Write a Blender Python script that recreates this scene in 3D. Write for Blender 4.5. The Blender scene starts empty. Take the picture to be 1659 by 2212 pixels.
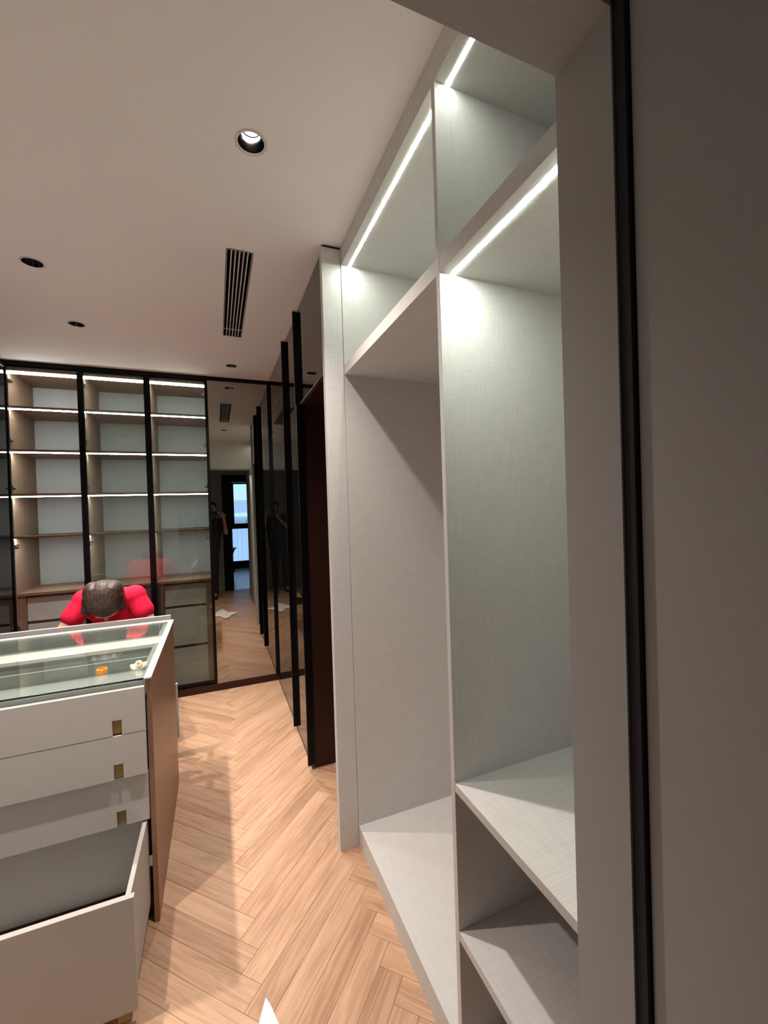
import bpy, bmesh, math, random
from mathutils import Vector, Matrix, noise
random.seed(7)
C = bpy.context.scene.collection
SC = bpy.context.scene
V = Vector
# ------------------------------------------------------------ camera
F_PX, PITCH, YAW, ROLL, CAM_H = 901.466, -0.0109, 0.3826, -0.0313, 1.532
cp, sp, cy, sy, cr, sr = math.cos(PITCH), math.sin(PITCH), math.cos(YAW), math.sin(YAW), math.cos(ROLL), math.sin(ROLL)
fw = V((sy*cp, cy*cp, sp)); rt = V((cy, -sy, 0)); up = rt.cross(fw)
R_ = rt*cr + up*sr; U_ = -rt*sr + up*cr
cam = bpy.data.cameras.new('camera'); camo = bpy.data.objects.new('camera', cam); C.objects.link(camo)
camo.matrix_world = Matrix(((R_.x, U_.x, -fw.x, 0), (R_.y, U_.y, -fw.y, 0), (R_.z, U_.z, -fw.z, CAM_H), (0, 0, 0, 1)))
cam.sensor_fit = 'VERTICAL'; cam.sensor_height = 36.0; cam.lens = F_PX*36.0/2212.0
cam.clip_start = 0.02; cam.clip_end = 60
SC.camera = camo
# ------------------------------------------------------------ world, exposure
w = bpy.data.worlds.new('sky'); SC.world = w; w.use_nodes = True
bgn = w.node_tree.nodes['Background']; bgn.inputs[0].default_value = (0.34, 0.56, 1.0, 1); bgn.inputs[1].default_value = 4.0
SC.view_settings.view_transform = 'Standard'; SC.view_settings.look = 'None'
SC.view_settings.gamma = 1; SC.view_settings.use_curve_mapping = False
SC.view_settings.exposure = 0.36
SC.cycles.use_denoising = True
SC.cycles.max_bounces = 14; SC.cycles.diffuse_bounces = 6; SC.cycles.glossy_bounces = 8
SC.cycles.transparent_max_bounces = 24; SC.cycles.sample_clamp_indirect = 6
WARM = (1.0, 0.89, 0.82)
LED_COL = (0.93, 1.0, 0.88)
SPOT_W = {1: 80, 2: 142, 3: 114, 4: 98, 5: 105}
LED_S = 93.0      # closet strips
LED_D = 98.0       # display cabinet strips
# room numbers
XL, XR, XG, XC, XP = -1.42, 1.17, 0.476, 0.554, 0.466
YF, YB, YD, YP, YJ, YK, XJ = 3.868, 4.40, 0.942, 1.80, 0.517, 0.419, 0.530
H, HS = 2.70, 2.218

# ------------------------------------------------------------ materials
def mat(name):
    m = bpy.data.materials.new(name); m.use_nodes = True
    return m, m.node_tree.nodes, m.node_tree.links, m.node_tree.nodes['Principled BSDF']
def simple(name, col, rough=0.5, metal=0.0, spec=0.5, emit=None, es=0, ior=None, noise_amt=0.0, nscale=30):
    m, n, l, b = mat(name)
    b.inputs['Base Color'].default_value = (*col, 1); b.inputs['Roughness'].default_value = rough
    b.inputs['Metallic'].default_value = metal; b.inputs['Specular IOR Level'].default_value = spec
    if ior: b.inputs['IOR'].default_value = ior
    if emit: b.inputs['Emission Color'].default_value = (*emit, 1); b.inputs['Emission Strength'].default_value = es
    if noise_amt:
        tc = n.new('ShaderNodeTexCoord'); nz = n.new('ShaderNodeTexNoise'); nz.inputs['Scale'].default_value = nscale
        nz.inputs['Detail'].default_value = 6
        mx = n.new('ShaderNodeMix'); mx.data_type = 'RGBA'
        mx.inputs[6].default_value = (*[c*(1-noise_amt) for c in col], 1); mx.inputs[7].default_value = (*[min(1, c*(1+noise_amt)) for c in col], 1)
        l.new(tc.outputs['Object'], nz.inputs['Vector']); l.new(nz.outputs['Fac'], mx.inputs[0]); l.new(mx.outputs[2], b.inputs['Base Color'])
    return m
def mapnoise(n, l, tc, scale, detail=3, sc=1.0):
    mp = n.new('ShaderNodeMapping'); mp.inputs['Scale'].default_value = scale
    nz = n.new('ShaderNodeTexNoise'); nz.inputs['Scale'].default_value = sc; nz.inputs['Detail'].default_value = detail
    l.new(tc, mp.inputs['Vector']); l.new(mp.outputs[0], nz.inputs['Vector'])
    return nz.outputs['Fac']
def linen(name, col, amt=0.085, bump=0.22):
    m, n, l, b = mat(name)
    tc = n.new('ShaderNodeTexCoord').outputs['Object']
    a = mapnoise(n, l, tc, (16, 16, 900), 2)       # weft threads, horizontal
    c = mapnoise(n, l, tc, (900, 900, 16), 2)      # warp threads, upright
    d = mapnoise(n, l, tc, (900, 12, 900), 2)      # threads on the lying boards
    def mth(op, x, y):
        k = n.new('ShaderNodeMath'); k.operation = op
        for i, q in enumerate((x, y)):
            if isinstance(q, float): k.inputs[i].default_value = q
            else: l.new(q, k.inputs[i])
        return k.outputs[0]
    d2 = mapnoise(n, l, tc, (12, 900, 900), 2)
    ge = n.new('ShaderNodeNewGeometry'); sx = n.new('ShaderNodeSeparateXYZ'); l.new(ge.outputs['True Normal'], sx.inputs[0])
    flat = mth('MULTIPLY', sx.outputs[2], sx.outputs[2])
    up_ = mth('ADD', a, c); ly = mth('ADD', d, d2)
    mm = n.new('ShaderNodeMix'); mm.data_type = 'FLOAT'; l.new(flat, mm.inputs[0]); l.new(up_, mm.inputs[2]); l.new(ly, mm.inputs[3])
    s = mth('SUBTRACT', mm.outputs[0], 1.0)
    f = mth('ADD', mth('MULTIPLY', s, amt*4), 1.0)
    vm = n.new('ShaderNodeVectorMath'); vm.operation = 'SCALE'; vm.inputs[0].default_value = col
    l.new(f, vm.inputs['Scale']); l.new(vm.outputs[0], b.inputs['Base Color'])
    bp_ = n.new('ShaderNodeBump'); bp_.inputs['Strength'].default_value = bump; bp_.inputs['Distance'].default_value = 0.001
    l.new(s, bp_.inputs['Height']); l.new(bp_.outputs[0], b.inputs['Normal'])
    b.inputs['Roughness'].default_value = 0.62; b.inputs['Specular IOR Level'].default_value = 0.3
    return m
def brownwood(name, col, rough=0.45):
    m, n, l, b = mat(name)
    tc = n.new('ShaderNodeTexCoord').outputs['Object']
    a = mapnoise(n, l, tc, (60, 60, 3), 6)
    mx = n.new('ShaderNodeMix'); mx.data_type = 'RGBA'
    mx.inputs[6].default_value = (*[c*0.8 for c in col], 1); mx.inputs[7].default_value = (*[c*1.2 for c in col], 1)
    l.new(a, mx.inputs[0]); l.new(mx.outputs[2], b.inputs['Base Color']); b.inputs['Roughness'].default_value = rough
    b.inputs['Specular IOR Level'].default_value = 0.35
    return m
def pane(name, tint, ior=1.5, gloss=1.0):
    m, n, l, b = mat(name); n.remove(b); out = n['Material Output']
    tr = n.new('ShaderNodeBsdfTransparent'); tr.inputs[0].default_value = (*tint, 1)
    gl = n.new('ShaderNodeBsdfGlossy'); gl.inputs['Roughness'].default_value = 0.0; gl.inputs[0].default_value = (1, 1, 1, 1)
    fr = n.new('ShaderNodeFresnel'); fr.inputs[0].default_value = ior
    k = n.new('ShaderNodeMath'); k.operation = 'MULTIPLY'; k.inputs[1].default_value = gloss
    ge = n.new('ShaderNodeNewGeometry'); io = n.new('ShaderNodeMix'); io.data_type = 'FLOAT'
    io.inputs[2].default_value = ior; io.inputs[3].default_value = 1/ior
    l.new(ge.outputs['Backfacing'], io.inputs[0]); l.new(io.outputs[0], fr.inputs[0])
    l.new(fr.outputs[0], k.inputs[0])
    mx = n.new('ShaderNodeMixShader'); l.new(k.outputs[0], mx.inputs[0]); l.new(tr.outputs[0], mx.inputs[1]); l.new(gl.outputs[0], mx.inputs[2])
    l.new(mx.outputs[0], out.inputs[0])
    return m
def floorwood(name):
    m, n, l, b = mat(name)
    tc = n.new('ShaderNodeTexCoord').outputs['Object']
    oi = n.new('ShaderNodeObjectInfo')
    off = n.new('ShaderNodeVectorMath'); off.operation = 'MULTIPLY_ADD'
    cmb = n.new('ShaderNodeCombineXYZ')
    for i in range(3): l.new(oi.outputs['Random'], cmb.inputs[i])
    l.new(cmb.outputs[0], off.inputs[0]); off.inputs[1].default_value = (37, 53, 11); l.new(tc, off.inputs[2])
    # long grain with cathedral arches
    mp = n.new('ShaderNodeMapping'); mp.inputs['Scale'].default_value = (1.5, 20, 1); l.new(off.outputs[0], mp.inputs['Vector'])
    nz = n.new('ShaderNodeTexNoise'); nz.inputs['Scale'].default_value = 1.0; nz.inputs['Detail'].default_value = 3; nz.inputs['Distortion'].default_value = 0.6
    l.new(mp.outputs[0], nz.inputs['Vector'])
    k = n.new('ShaderNodeMath'); k.operation = 'MULTIPLY'; k.inputs[1].default_value = 42; l.new(nz.outputs['Fac'], k.inputs[0])
    s = n.new('ShaderNodeMath'); s.operation = 'SINE'; l.new(k.outputs[0], s.inputs[0])
    fine = mapnoise(n, l, off.outputs[0], (9, 420, 1), 3)
    broad = mapnoise(n, l, off.outputs[0], (1.2, 14, 1), 2)
    rmp = n.new('ShaderNodeValToRGB')
    e = rmp.color_ramp.elements
    e[0].position = 0.12; e[0].color = (0.36, 0.200, 0.118, 1); e[1].position = 0.88; e[1].color = (0.61, 0.385, 0.250, 1)
    e2 = rmp.color_ramp.elements.new(0.5); e2.color = (0.505, 0.305, 0.192, 1)
    def mth(op, x, y):
        q = n.new('ShaderNodeMath'); q.operation = op
        for i, z in enumerate((x, y)):
            if isinstance(z, float): q.inputs[i].default_value = z
            else: l.new(z, q.inputs[i])
        return q.outputs[0]
    v = mth('ADD', mth('MULTIPLY', s.outputs[0], 0.13), mth('MULTIPLY', fine, 0.50))
    v = mth('ADD', v, mth('MULTIPLY', broad, 0.95))
    v = mth('ADD', v, mth('MULTIPLY', oi.outputs['Random'], 0.36))
    v = mth('SUBTRACT', v, 0.42)
    l.new(v, rmp.inputs[0]); l.new(rmp.outputs[0], b.inputs['Base Color'])
    b.inputs['Roughness'].default_value = 0.42; b.inputs['Specular IOR Level'].default_value = 0.35
    bm_ = n.new('ShaderNodeBump'); bm_.inputs['Strength'].default_value = 0.12; bm_.inputs['Distance'].default_value = 0.0006
    l.new(fine, bm_.inputs['Height']); l.new(bm_.outputs[0], b.inputs['Normal'])
    return m
def emis(name, col, s):
    m, n, l, b = mat(name); n.remove(b)
    e = n.new('ShaderNodeEmission'); e.inputs[0].default_value = (*col, 1); e.inputs[1].default_value = s
    l.new(e.outputs[0], n['Material Output'].inputs[0]); return m
def hairmat(name, c1, c2):
    m, n, l, b = mat(name)
    tc = n.new('ShaderNodeTexCoord').outputs['Object']
    a = mapnoise(n, l, tc, (220, 40, 40), 4); rmp = n.new('ShaderNodeValToRGB')
    rmp.color_ramp.elements[0].position = 0.42; rmp.color_ramp.elements[0].color = (*c1, 1)
    rmp.color_ramp.elements[1].position = 0.68; rmp.color_ramp.elements[1].color = (*c2, 1)
    l.new(a, rmp.inputs[0]); l.new(rmp.outputs[0], b.inputs['Base Color']); b.inputs['Roughness'].default_value = 0.52
    return m
M = dict(
    ceiling=simple('ceiling_paint', (0.84, 0.81, 0.80), 0.9, spec=0.1, noise_amt=0.015, nscale=3),
    plaster=simple('wall_plaster', (0.74, 0.72, 0.69), 0.9, spec=0.1, noise_amt=0.02, nscale=20),
    hallwall=simple('hall_paint', (0.42, 0.42, 0.42), 0.8, spec=0.2, noise_amt=0.02),
    linen=linen('linen_laminate', (0.605, 0.595, 0.58)),
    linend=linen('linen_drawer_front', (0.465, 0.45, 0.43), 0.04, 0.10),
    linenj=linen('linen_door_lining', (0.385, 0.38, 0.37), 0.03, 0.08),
    cream=simple('cream_frame', (0.72, 0.66, 0.60), 0.45, noise_amt=0.03, nscale=120),
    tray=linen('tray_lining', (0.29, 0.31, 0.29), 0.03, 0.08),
    back=linen('grey_back_panel', (0.52, 0.53, 0.53), 0.04, 0.1),
    brown=brownwood('brown_veneer', (0.22, 0.13, 0.085)),
    brownside=brownwood('bronze_side_panel', (0.31, 0.172, 0.108), 0.38),
    brownint=brownwood('brown_cabinet_lining', (0.235, 0.155, 0.105), 0.55),
    shelfdark=brownwood('dark_shelf_veneer', (0.11, 0.075, 0.048), 0.95),
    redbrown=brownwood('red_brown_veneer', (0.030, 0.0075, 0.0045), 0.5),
    blackglass=simple('black_glass', (0.004, 0.004, 0.004), 0.0, spec=0.62),
    mirror=simple('tinted_mirror', (0.37, 0.355, 0.32), 0.0, metal=1.0),
    blackmetal=simple('black_metal', (0.0035, 0.0035, 0.004), 0.35, spec=0.15),
    bronze=simple('bronze_trim', (0.10, 0.075, 0.05), 0.45, metal=0.4),
    smoke=pane('smoked_glass', (0.80, 0.83, 0.80), 1.5, 0.9),
    clear=pane('clear_glass', (0.955, 0.98, 0.965), 1.5, 1.0),
    glassedge=simple('glass_edge', (0.01, 0.025, 0.025), 0.1),
    chrome=simple('chrome', (0.75, 0.75, 0.74), 0.15, metal=1.0),
    brass=simple('aged_brass', (0.26, 0.19, 0.075), 0.42, metal=0.55, noise_amt=0.2, nscale=60),
    ledc=emis('led_light', LED_COL, LED_S*0.85), ledu=emis('led_light_upper', LED_COL, LED_S*0.40), ledl=emis('led_light_lower', LED_COL, LED_S*1.40), ledd=emis('led_light_cabinet', (0.92, 1.0, 0.97), LED_D), ledf=emis('led_diffuser_front', (0.92, 1.0, 0.97), 18.0),
    lamp=emis('lamp_light', (1.0, 0.95, 0.88), 14),
    can=simple('dark_chrome_reflector', (0.16, 0.15, 0.15), 0.10, metal=1.0),
    trimw=simple('white_trim', (0.62, 0.58, 0.55), 0.5),
    duct=simple('dark_duct', (0.010, 0.007, 0.010), 0.9, spec=0.1),
    rubber=simple('dark_rubber', (0.012, 0.011, 0.013), 0.8),
    sub=simple('subfloor', (0.10, 0.06, 0.04), 0.9),
    floor=floorwood('oak_parquet'),
    tile=simple('grey_tile', (0.22, 0.22, 0.23), 0.25, noise_amt=0.15, nscale=4),
    skind=simple('skin_shaded', (0.34, 0.19, 0.13), 0.5, noise_amt=0.05, nscale=40),  # darker copy of skin, dim hallway shade put into the colour
    skin=simple('skin', (0.66, 0.40, 0.29), 0.5, noise_amt=0.05, nscale=40),
    red=simple('red_cotton', (0.80, 0.012, 0.055), 0.75, spec=0.2, noise_amt=0.08, nscale=60),
    darkcloth=simple('dark_cloth', (0.02, 0.02, 0.025), 0.85, noise_amt=0.2, nscale=60),
    hair=hairmat('brown_hair', (0.018, 0.009, 0.007), (0.085, 0.036, 0.016)),
    hairb=hairmat('black_hair', (0.005, 0.004, 0.004), (0.02, 0.015, 0.012)),
    lip=simple('lips', (0.45, 0.14, 0.12), 0.4), eye=simple('eye_white', (0.8, 0.8, 0.78), 0.2),
    orange=simple('orange_plastic', (0.90, 0.27, 0.015), 0.35),
    paper=simple('white_paper', (0.80, 0.78, 0.79), 0.8, noise_amt=0.03, nscale=12),
    tape=simple('cream_tape', (0.86, 0.78, 0.62), 0.5), amber=simple('amber_core', (0.55, 0.27, 0.02), 0.5),
    extw=simple('outside_render', (0.80, 0.80, 0.80), 0.9), phone=simple('phone_black', (0.01, 0.01, 0.01), 0.15),
    tabletop=simple('cream_tabletop', (0.9, 0.82, 0.68), 0.4), yellow=simple('yellow_cloth', (0.45, 0.38, 0.06), 0.8, noise_amt=0.3, nscale=40),
)

M['shelfdark'].node_tree.nodes['Principled BSDF'].inputs['Specular IOR Level'].default_value = 0.0
# ------------------------------------------------------------ helpers
WO = {}
def thing(name, label, cat, loc=(0, 0, 0), group=None):
    o = bpy.data.objects.new(name, None); C.objects.link(o); o.location = loc; o.empty_display_size = 0.1
    o['label'] = label; o['category'] = cat
    if group: o['group'] = group
    WO[o.name] = V(loc); return o
def setting(name, loc=(0, 0, 0)):
    o = bpy.data.objects.new(name, None); C.objects.link(o); o.location = loc; o['kind'] = 'structure'; o.empty_display_size = 0.1
    WO[o.name] = V(loc); return o
def obj(name, bm, m, parent=None, loc=None, smooth=False, label=None, kind=None):
    """bm is in world coordinates; it is moved into the parent's frame"""
    if parent is not None: off = WO[parent.name]
    else: off = V(loc) if loc else V((0, 0, 0))
    bmesh.ops.translate(bm, verts=bm.verts, vec=-off)
    me = bpy.data.meshes.new(name); bm.to_mesh(me); bm.free()
    if m is not None: me.materials.append(m)
    if smooth:
        for p in me.polygons: p.use_smooth = True
    o = bpy.data.objects.new(name, me); C.objects.link(o)
    if parent is not None: o.parent = parent
    else: o.location = off
    WO[o.name] = off
    if label: o['label'] = label
    if kind: o['kind'] = kind
    return o
def bx(bm, x0, x1, y0, y1, z0, z1, bev=0.0):
    t = bmesh.new(); r = bmesh.ops.create_cube(t, size=1.0)
    bmesh.ops.scale(t, vec=(x1-x0, y1-y0, z1-z0), verts=t.verts)
    bmesh.ops.translate(t, vec=((x0+x1)/2, (y0+y1)/2, (z0+z1)/2), verts=t.verts)
    if bev: bmesh.ops.bevel(t, geom=t.edges[:], offset=bev, segments=2, affect='EDGES', profile=0.5)
    me = bpy.data.meshes.new('t'); t.to_mesh(me); t.free(); bm.from_mesh(me); bpy.data.meshes.remove(me)
    return bm
def box(name, x0, x1, y0, y1, z0, z1, m, parent=None, bev=0.0, **k):
    return obj(name, bx(bmesh.new(), x0, x1, y0, y1, z0, z1, bev), m, parent, **k)
def struct(name, *a, **k):
    bm = bmesh.new()
    m = a[-1]
    for q in a[:-1]: bx(bm, *q)
    return obj(name, bm, m, kind='structure', **k)
def lathe(bm, cx, cy, prof, seg=32, axis=None, cz=0):
    rings = []
    for (r, z) in prof:
        ring = []
        for i in range(seg):
            a = 2*math.pi*i/seg
            p = V((r*math.cos(a), r*math.sin(a), z))
            if axis is not None: p = axis @ p
            ring.append(bm.verts.new((cx+p.x, cy+p.y, cz+p.z)))
        rings.append(ring)
    for a, b in zip(rings, rings[1:]):
        for i in range(seg):
            bm.faces.new((a[i], a[(i+1) % seg], b[(i+1) % seg], b[i]))
    return rings
def cap(bm, ring, flip=False):
    bm.faces.new(ring[::-1] if flip else ring)

# ------------------------------------------------------------ room shell
LIGHTS = [(0.142, 1.382), (-0.740, 2.367), (-0.746, 3.041), (0.152, 3.547), (-0.74, 1.38)]  # last entry is an added fill lamp, out of view
VENT = (0.085, 0.192, 1.972, 2.944)
def ceiling():
    bm = bmesh.new(); s = 0.06
    xs = {XL-0.03, XR+0.03}; ys = {YJ-0.05, YB+0.05}; holes = {}
    for i, (x, y) in enumerate(LIGHTS):
        xs |= {round(x-s, 4), round(x+s, 4)}; ys |= {round(y-s, 4), round(y+s, 4)}; holes[(round(x-s, 4), round(y-s, 4))] = (x, y)
    xs |= {VENT[0], VENT[1]}; ys |= {VENT[2], VENT[3]}
    xs = sorted(xs); ys = sorted(ys); vc = {}
    def vv(x, y):
        k = (round(x, 5), round(y, 5))
        if k not in vc: vc[k] = bm.verts.new((x, y, H))
        return vc[k]
    for (hx, hy) in [h for h in holes.values()]: pass
    for i in range(len(xs)-1):
        for j in range(len(ys)-1):
            x0, x1, y0, y1 = xs[i], xs[i+1], ys[j], ys[j+1]; mx, my = (x0+x1)/2, (y0+y1)/2
            if VENT[0] < mx < VENT[1] and VENT[2] < my < VENT[3]: continue
            if any(abs(mx-hx) < s and abs(my-hy) < s for hx, hy in holes.values()): continue
            bm.faces.new((vv(x0, y0), vv(x0, y1), vv(x1, y1), vv(x1, y0)))
    for hx, hy in holes.values():
        n = 32; r = 0.0405; ring = []; sq = []
        for k in range(n):
            a = 2*math.pi*k/n; c, q = math.cos(a), math.sin(a); mm = max(abs(c), abs(q))
            ring.append(bm.verts.new((hx+r*c, hy+r*q, H))); sq.append(bm.verts.new((hx+s*c/mm, hy+s*q/mm, H)))
        for k in range(n): bm.faces.new((ring[k], ring[(k+1) % n], sq[(k+1) % n], sq[k]))
    for f in bm.faces:
        f.normal_update()
        if f.normal.z > 0: f.normal_flip()
    bx(bm, XL-0.03, XR+0.03, YJ-0.05, YB+0.05, 2.86, 2.90)
    return obj('ceiling', bm, M['ceiling'], kind='structure')
ceiling()
struct('wall_left', (XL-0.12, XL, YJ, YB+0.1, -0.05, 2.86), M['plaster'])
struct('wall_right', (XR, XR+0.12, YK, YB+0.1, -0.05, 2.86), M['plaster'])
struct('wall_back', (XL-0.12, XR+0.12, YB, YB+0.12, -0.05, 2.86), M['plaster'])
# wall with the doorway the picture is taken from
DXL = -0.55
struct('wall_front', (XJ+0.02, XR+0.12, 0.33, YJ, -0.05, 2.9), (XL-0.12, DXL-0.02, 0.33, YJ, -0.05, 2.9), (DXL-0.02, XJ+0.02, 0.33, YJ, HS+0.02, 2.9), M['plaster'])
d1 = setting('door_1', (XJ, YJ, 0))
box('jamb_panel', XJ, XJ+0.02, YK, YJ+0.003, 0, HS+0.02, M['linenj'], d1)
box('jamb_panel', DXL-0.02, DXL, YK, YJ+0.003, 0, HS+0.02, M['linenj'], d1)
box('head_panel', DXL, XJ, YK, YJ+0.003, HS, HS+0.02, M['linenj'], d1)
box('door_seal', XJ+0.004, XJ+0.02, 0.402, YK, 0, HS+0.05, M['rubber'], d1)
box('door_seal', DXL-0.02, XJ+0.004, 0.402, YK, HS+0.008, HS+0.02, M['rubber'], d1)
lf = box('door_leaf', XJ+0.012, XJ+0.055, -0.46, 0.400, 0.006, 2.68, M['linenj'], d1, bev=0.002)
# hallway behind the camera and the room with the window beyond it
struct('wall_hallway_right', (0.78, 0.88, -1.0, 0.33, -0.05, 2.75), M['hallwall'])
struct('wall_hallway_left', (-0.98, -0.88, -1.0, 0.33, -0.05, 2.75), M['hallwall'])
struct('wall_hallway_end', (-0.98, 0.115, -1.06, -1.0, 0.0, 2.75), (0.115, 0.88, -1.06, -1.0, 2.26, 2.75), M['hallwall'])
struct('ceiling_hallway', (-0.98, 0.88, -1.06, 0.33, 2.70, 2.78), M['hallwall'])
d2 = setting('door_2', (0.115, -1.0, 0))
box('door_frame', 0.115, 0.285, -1.10, -0.985, 0, 2.26, M['blackmetal'], d2)
box('door_head', 0.285, 0.88, -1.10, -0.985, 2.12, 2.26, M['blackmetal'], d2)
struct('wall_study_left', (-1.2, -1.1, -4.45, -1.06, -0.05, 2.8), M['hallwall'])
struct('wall_study_right', (1.60, 1.70, -4.45, -1.06, -0.05, 2.8), M['hallwall'])
struct('wall_study_front', (0.88, 1.7, -1.06, -1.0, -0.05, 2.8), (-1.2, -0.98, -1.06, -1.0, -0.05, 2.8), M['hallwall'])
struct('ceiling_study', (-1.2, 1.7, -4.45, -1.06, 2.75, 2.83), M['hallwall'])
struct('wall_study_back', (-1.2, 0.30, -4.50, -4.38, -0.05, 2.8), (0.95, 1.7, -4.50, -4.38, -0.05, 2.8), (0.30, 0.95, -4.50, -4.38, 2.40, 2.8), M['rubber'])
struct('floor_study', (-1.2, 1.7, -4.5, -1.0, -0.10, 0.0), M['tile'])
w1 = setting('window_1', (0.62, -4.4, 0))
bm = bmesh.new(); bx(bm, 0.30, 0.95, -4.42, -4.34, 0.0, 0.19); bx(bm, 0.30, 0.95, -4.42, -4.34, 1.075, 1.215); bx(bm, 0.30, 0.95, -4.42, -4.34, 2.295, 2.42)
bx(bm, 0.30, 0.385, -4.42, -4.34, 0.0, 2.42); bx(bm, 0.385, 0.46, -4.42, -4.34, 1.10, 2.42); bx(bm, 0.885, 0.95, -4.42, -4.34, 0, 2.42)
obj('window_frame', bm, M['blackmetal'], w1)
box('pane', 0.46, 0.885, -4.385, -4.379, 1.215, 2.295, M['clear'], w1)
box('pane', 0.385, 0.885, -4.385, -4.379, 0.19, 1.075, M['clear'], w1)
bm = bmesh.new(); bx(bm, 0.76, 0.772, -4.335, -4.32, 1.20, 1.33); obj('window_handle', bm, M['blackmetal'], w1)
# what stands outside the window
nb = thing('neighbouring_building', 'pale neighbouring building with a balcony ledge seen through the window in the mirror', 'building', (0.8, -9, -1))
box('wall', -4, 6, -9.3, -9.0, -4, 1.35, M['extw'], nb)
box('balcony_slab', -0.5, 1.55, -9.0, -8.0, 1.50, 1.62, M['extw'], nb)
box('parapet', -0.5, 1.55, -8.08, -8.0, 1.62, 1.95, M['extw'], nb)
bm = bmesh.new()
for k in range(14): bx(bm, -0.4+k*0.16, -0.245+k*0.16, -8.9, -8.85, -3.5, 1.1)
obj('fluted_panel', bm, M['extw'], nb, kind='stuff')

# ------------------------------------------------------------ floor: herringbone parquet, each plank its own piece
W_, L_, SX, SY = 0.0834, 0.608, 0.087, 1.404
flr = struct('floor', (XL-0.02, XR, -1.0, YB, -0.12, -0.012), M['sub'])
def clip(poly, x0, x1, y0, y1):
    for ax, lim, sgn in ((0, x0, 1), (0, x1, -1), (1, y0, 1), (1, y1, -1)):
        out = []
        for i in range(len(poly)):
            a, b = poly[i], poly[(i+1) % len(poly)]
            da, db = sgn*(a[ax]-lim), sgn*(b[ax]-lim)
            if da >= 0: out.append(a)
            if da*db < 0:
                t = da/(da-db); out.append((a[0]+(b[0]-a[0])*t, a[1]+(b[1]-a[1])*t))
        poly = out
        if len(poly) < 3: return []
    return poly
def area(p): return abs(sum(p[i][0]*p[(i+1) % len(p)][1]-p[(i+1) % len(p)][0]*p[i][1] for i in range(len(p))))/2
shared = {}
def plank_mesh(poly):
    """poly in plank space (x along the grain), returns a thin prism with an eased top edge"""
    key = tuple((round(a, 4), round(b, 4)) for a, b in poly)
    if key in shared: return shared[key]
    g = 0.0003; e = 0.0010
    cx = sum(p[0] for p in poly)/len(poly); cyy = sum(p[1] for p in poly)/len(poly)
    def ins(d):
        n = len(poly); lines = []
        for i in range(n):
            a, b = V(poly[i]), V(poly[(i+1) % n]); t = (b-a).normalized(); nn = V((-t.y, t.x))
            if (V((cx, cyy))-a).dot(nn) < 0: nn = -nn
            lines.append((a+nn*d, t))
        res = []
        for i in range(n):
            p, t = lines[i-1]; q, u = lines[i]; den = t.x*u.y-t.y*u.x
            s = ((q.x-p.x)*u.y-(q.y-p.y)*u.x)/den if abs(den) > 1e-6 else 0
            res.append(p+t*s)
        return res
    bm = bmesh.new(); A, B = ins(g), ins(g+e)
    r0 = [bm.verts.new((p.x, p.y, -0.012)) for p in A]; r1 = [bm.verts.new((p.x, p.y, -e*0.9)) for p in A]; r2 = [bm.verts.new((p.x, p.y, 0)) for p in B]
    n = len(poly)
    for a, b in ((r0, r1), (r1, r2)):
        for i in range(n): bm.faces.new((a[i], a[(i+1) % n], b[(i+1) % n], b[i]))
    bm.faces.new(r2); bmesh.ops.recalc_face_normals(bm, faces=bm.faces)
    me = bpy.data.meshes.new('plank'); bm.to_mesh(me); bm.free(); me.materials.append(M['floor']); shared[key] = me
    return me
REG = [(XL, 0.60, YJ, 3.90), (0.60, 1.14, 1.84, 2.455), (-0.88, 0.78, -0.99, YJ)]
r2 = math.sqrt(2); npl = 0
for c in range(-3, 4):
    for k in range(-60, 60):
        for typ in (0, 1):
            if typ == 0: u0, v0, du, dv = k*W_, k*W_, L_, W_
            else: u0, v0, du, dv = k*W_-W_, k*W_, W_, L_
            u0 += c*L_; v0 -= c*L_
            q = [(u0, v0), (u0+du, v0), (u0+du, v0+dv), (u0, v0+dv)]
            P = [((u-v)/r2+SX, (u+v)/r2+SY) for u, v in q]
            for reg in REG:
                cl = clip(P, *reg)
                if len(cl) < 3 or area(cl) < 0.0004: continue
                if all(-1.36 < p[0] < -0.30 and 1.86 < p[1] < 2.60 for p in cl): continue
                ang = math.pi/4 if typ == 0 else 3*math.pi/4
                o0 = P[0] if typ == 0 else P[1]
                ca, sa = math.cos(ang), math.sin(ang)
                loc = [(round((p[0]-o0[0])*ca+(p[1]-o0[1])*sa, 5), round(-(p[0]-o0[0])*sa+(p[1]-o0[1])*ca, 5)) for p in cl]
                o = bpy.data.objects.new('plank', plank_mesh(loc)); C.objects.link(o); o.parent = flr
                o.location = (o0[0], o0[1], 0); o.rotation_euler = (0, 0, ang); npl += 1
print('planks', npl)

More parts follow.
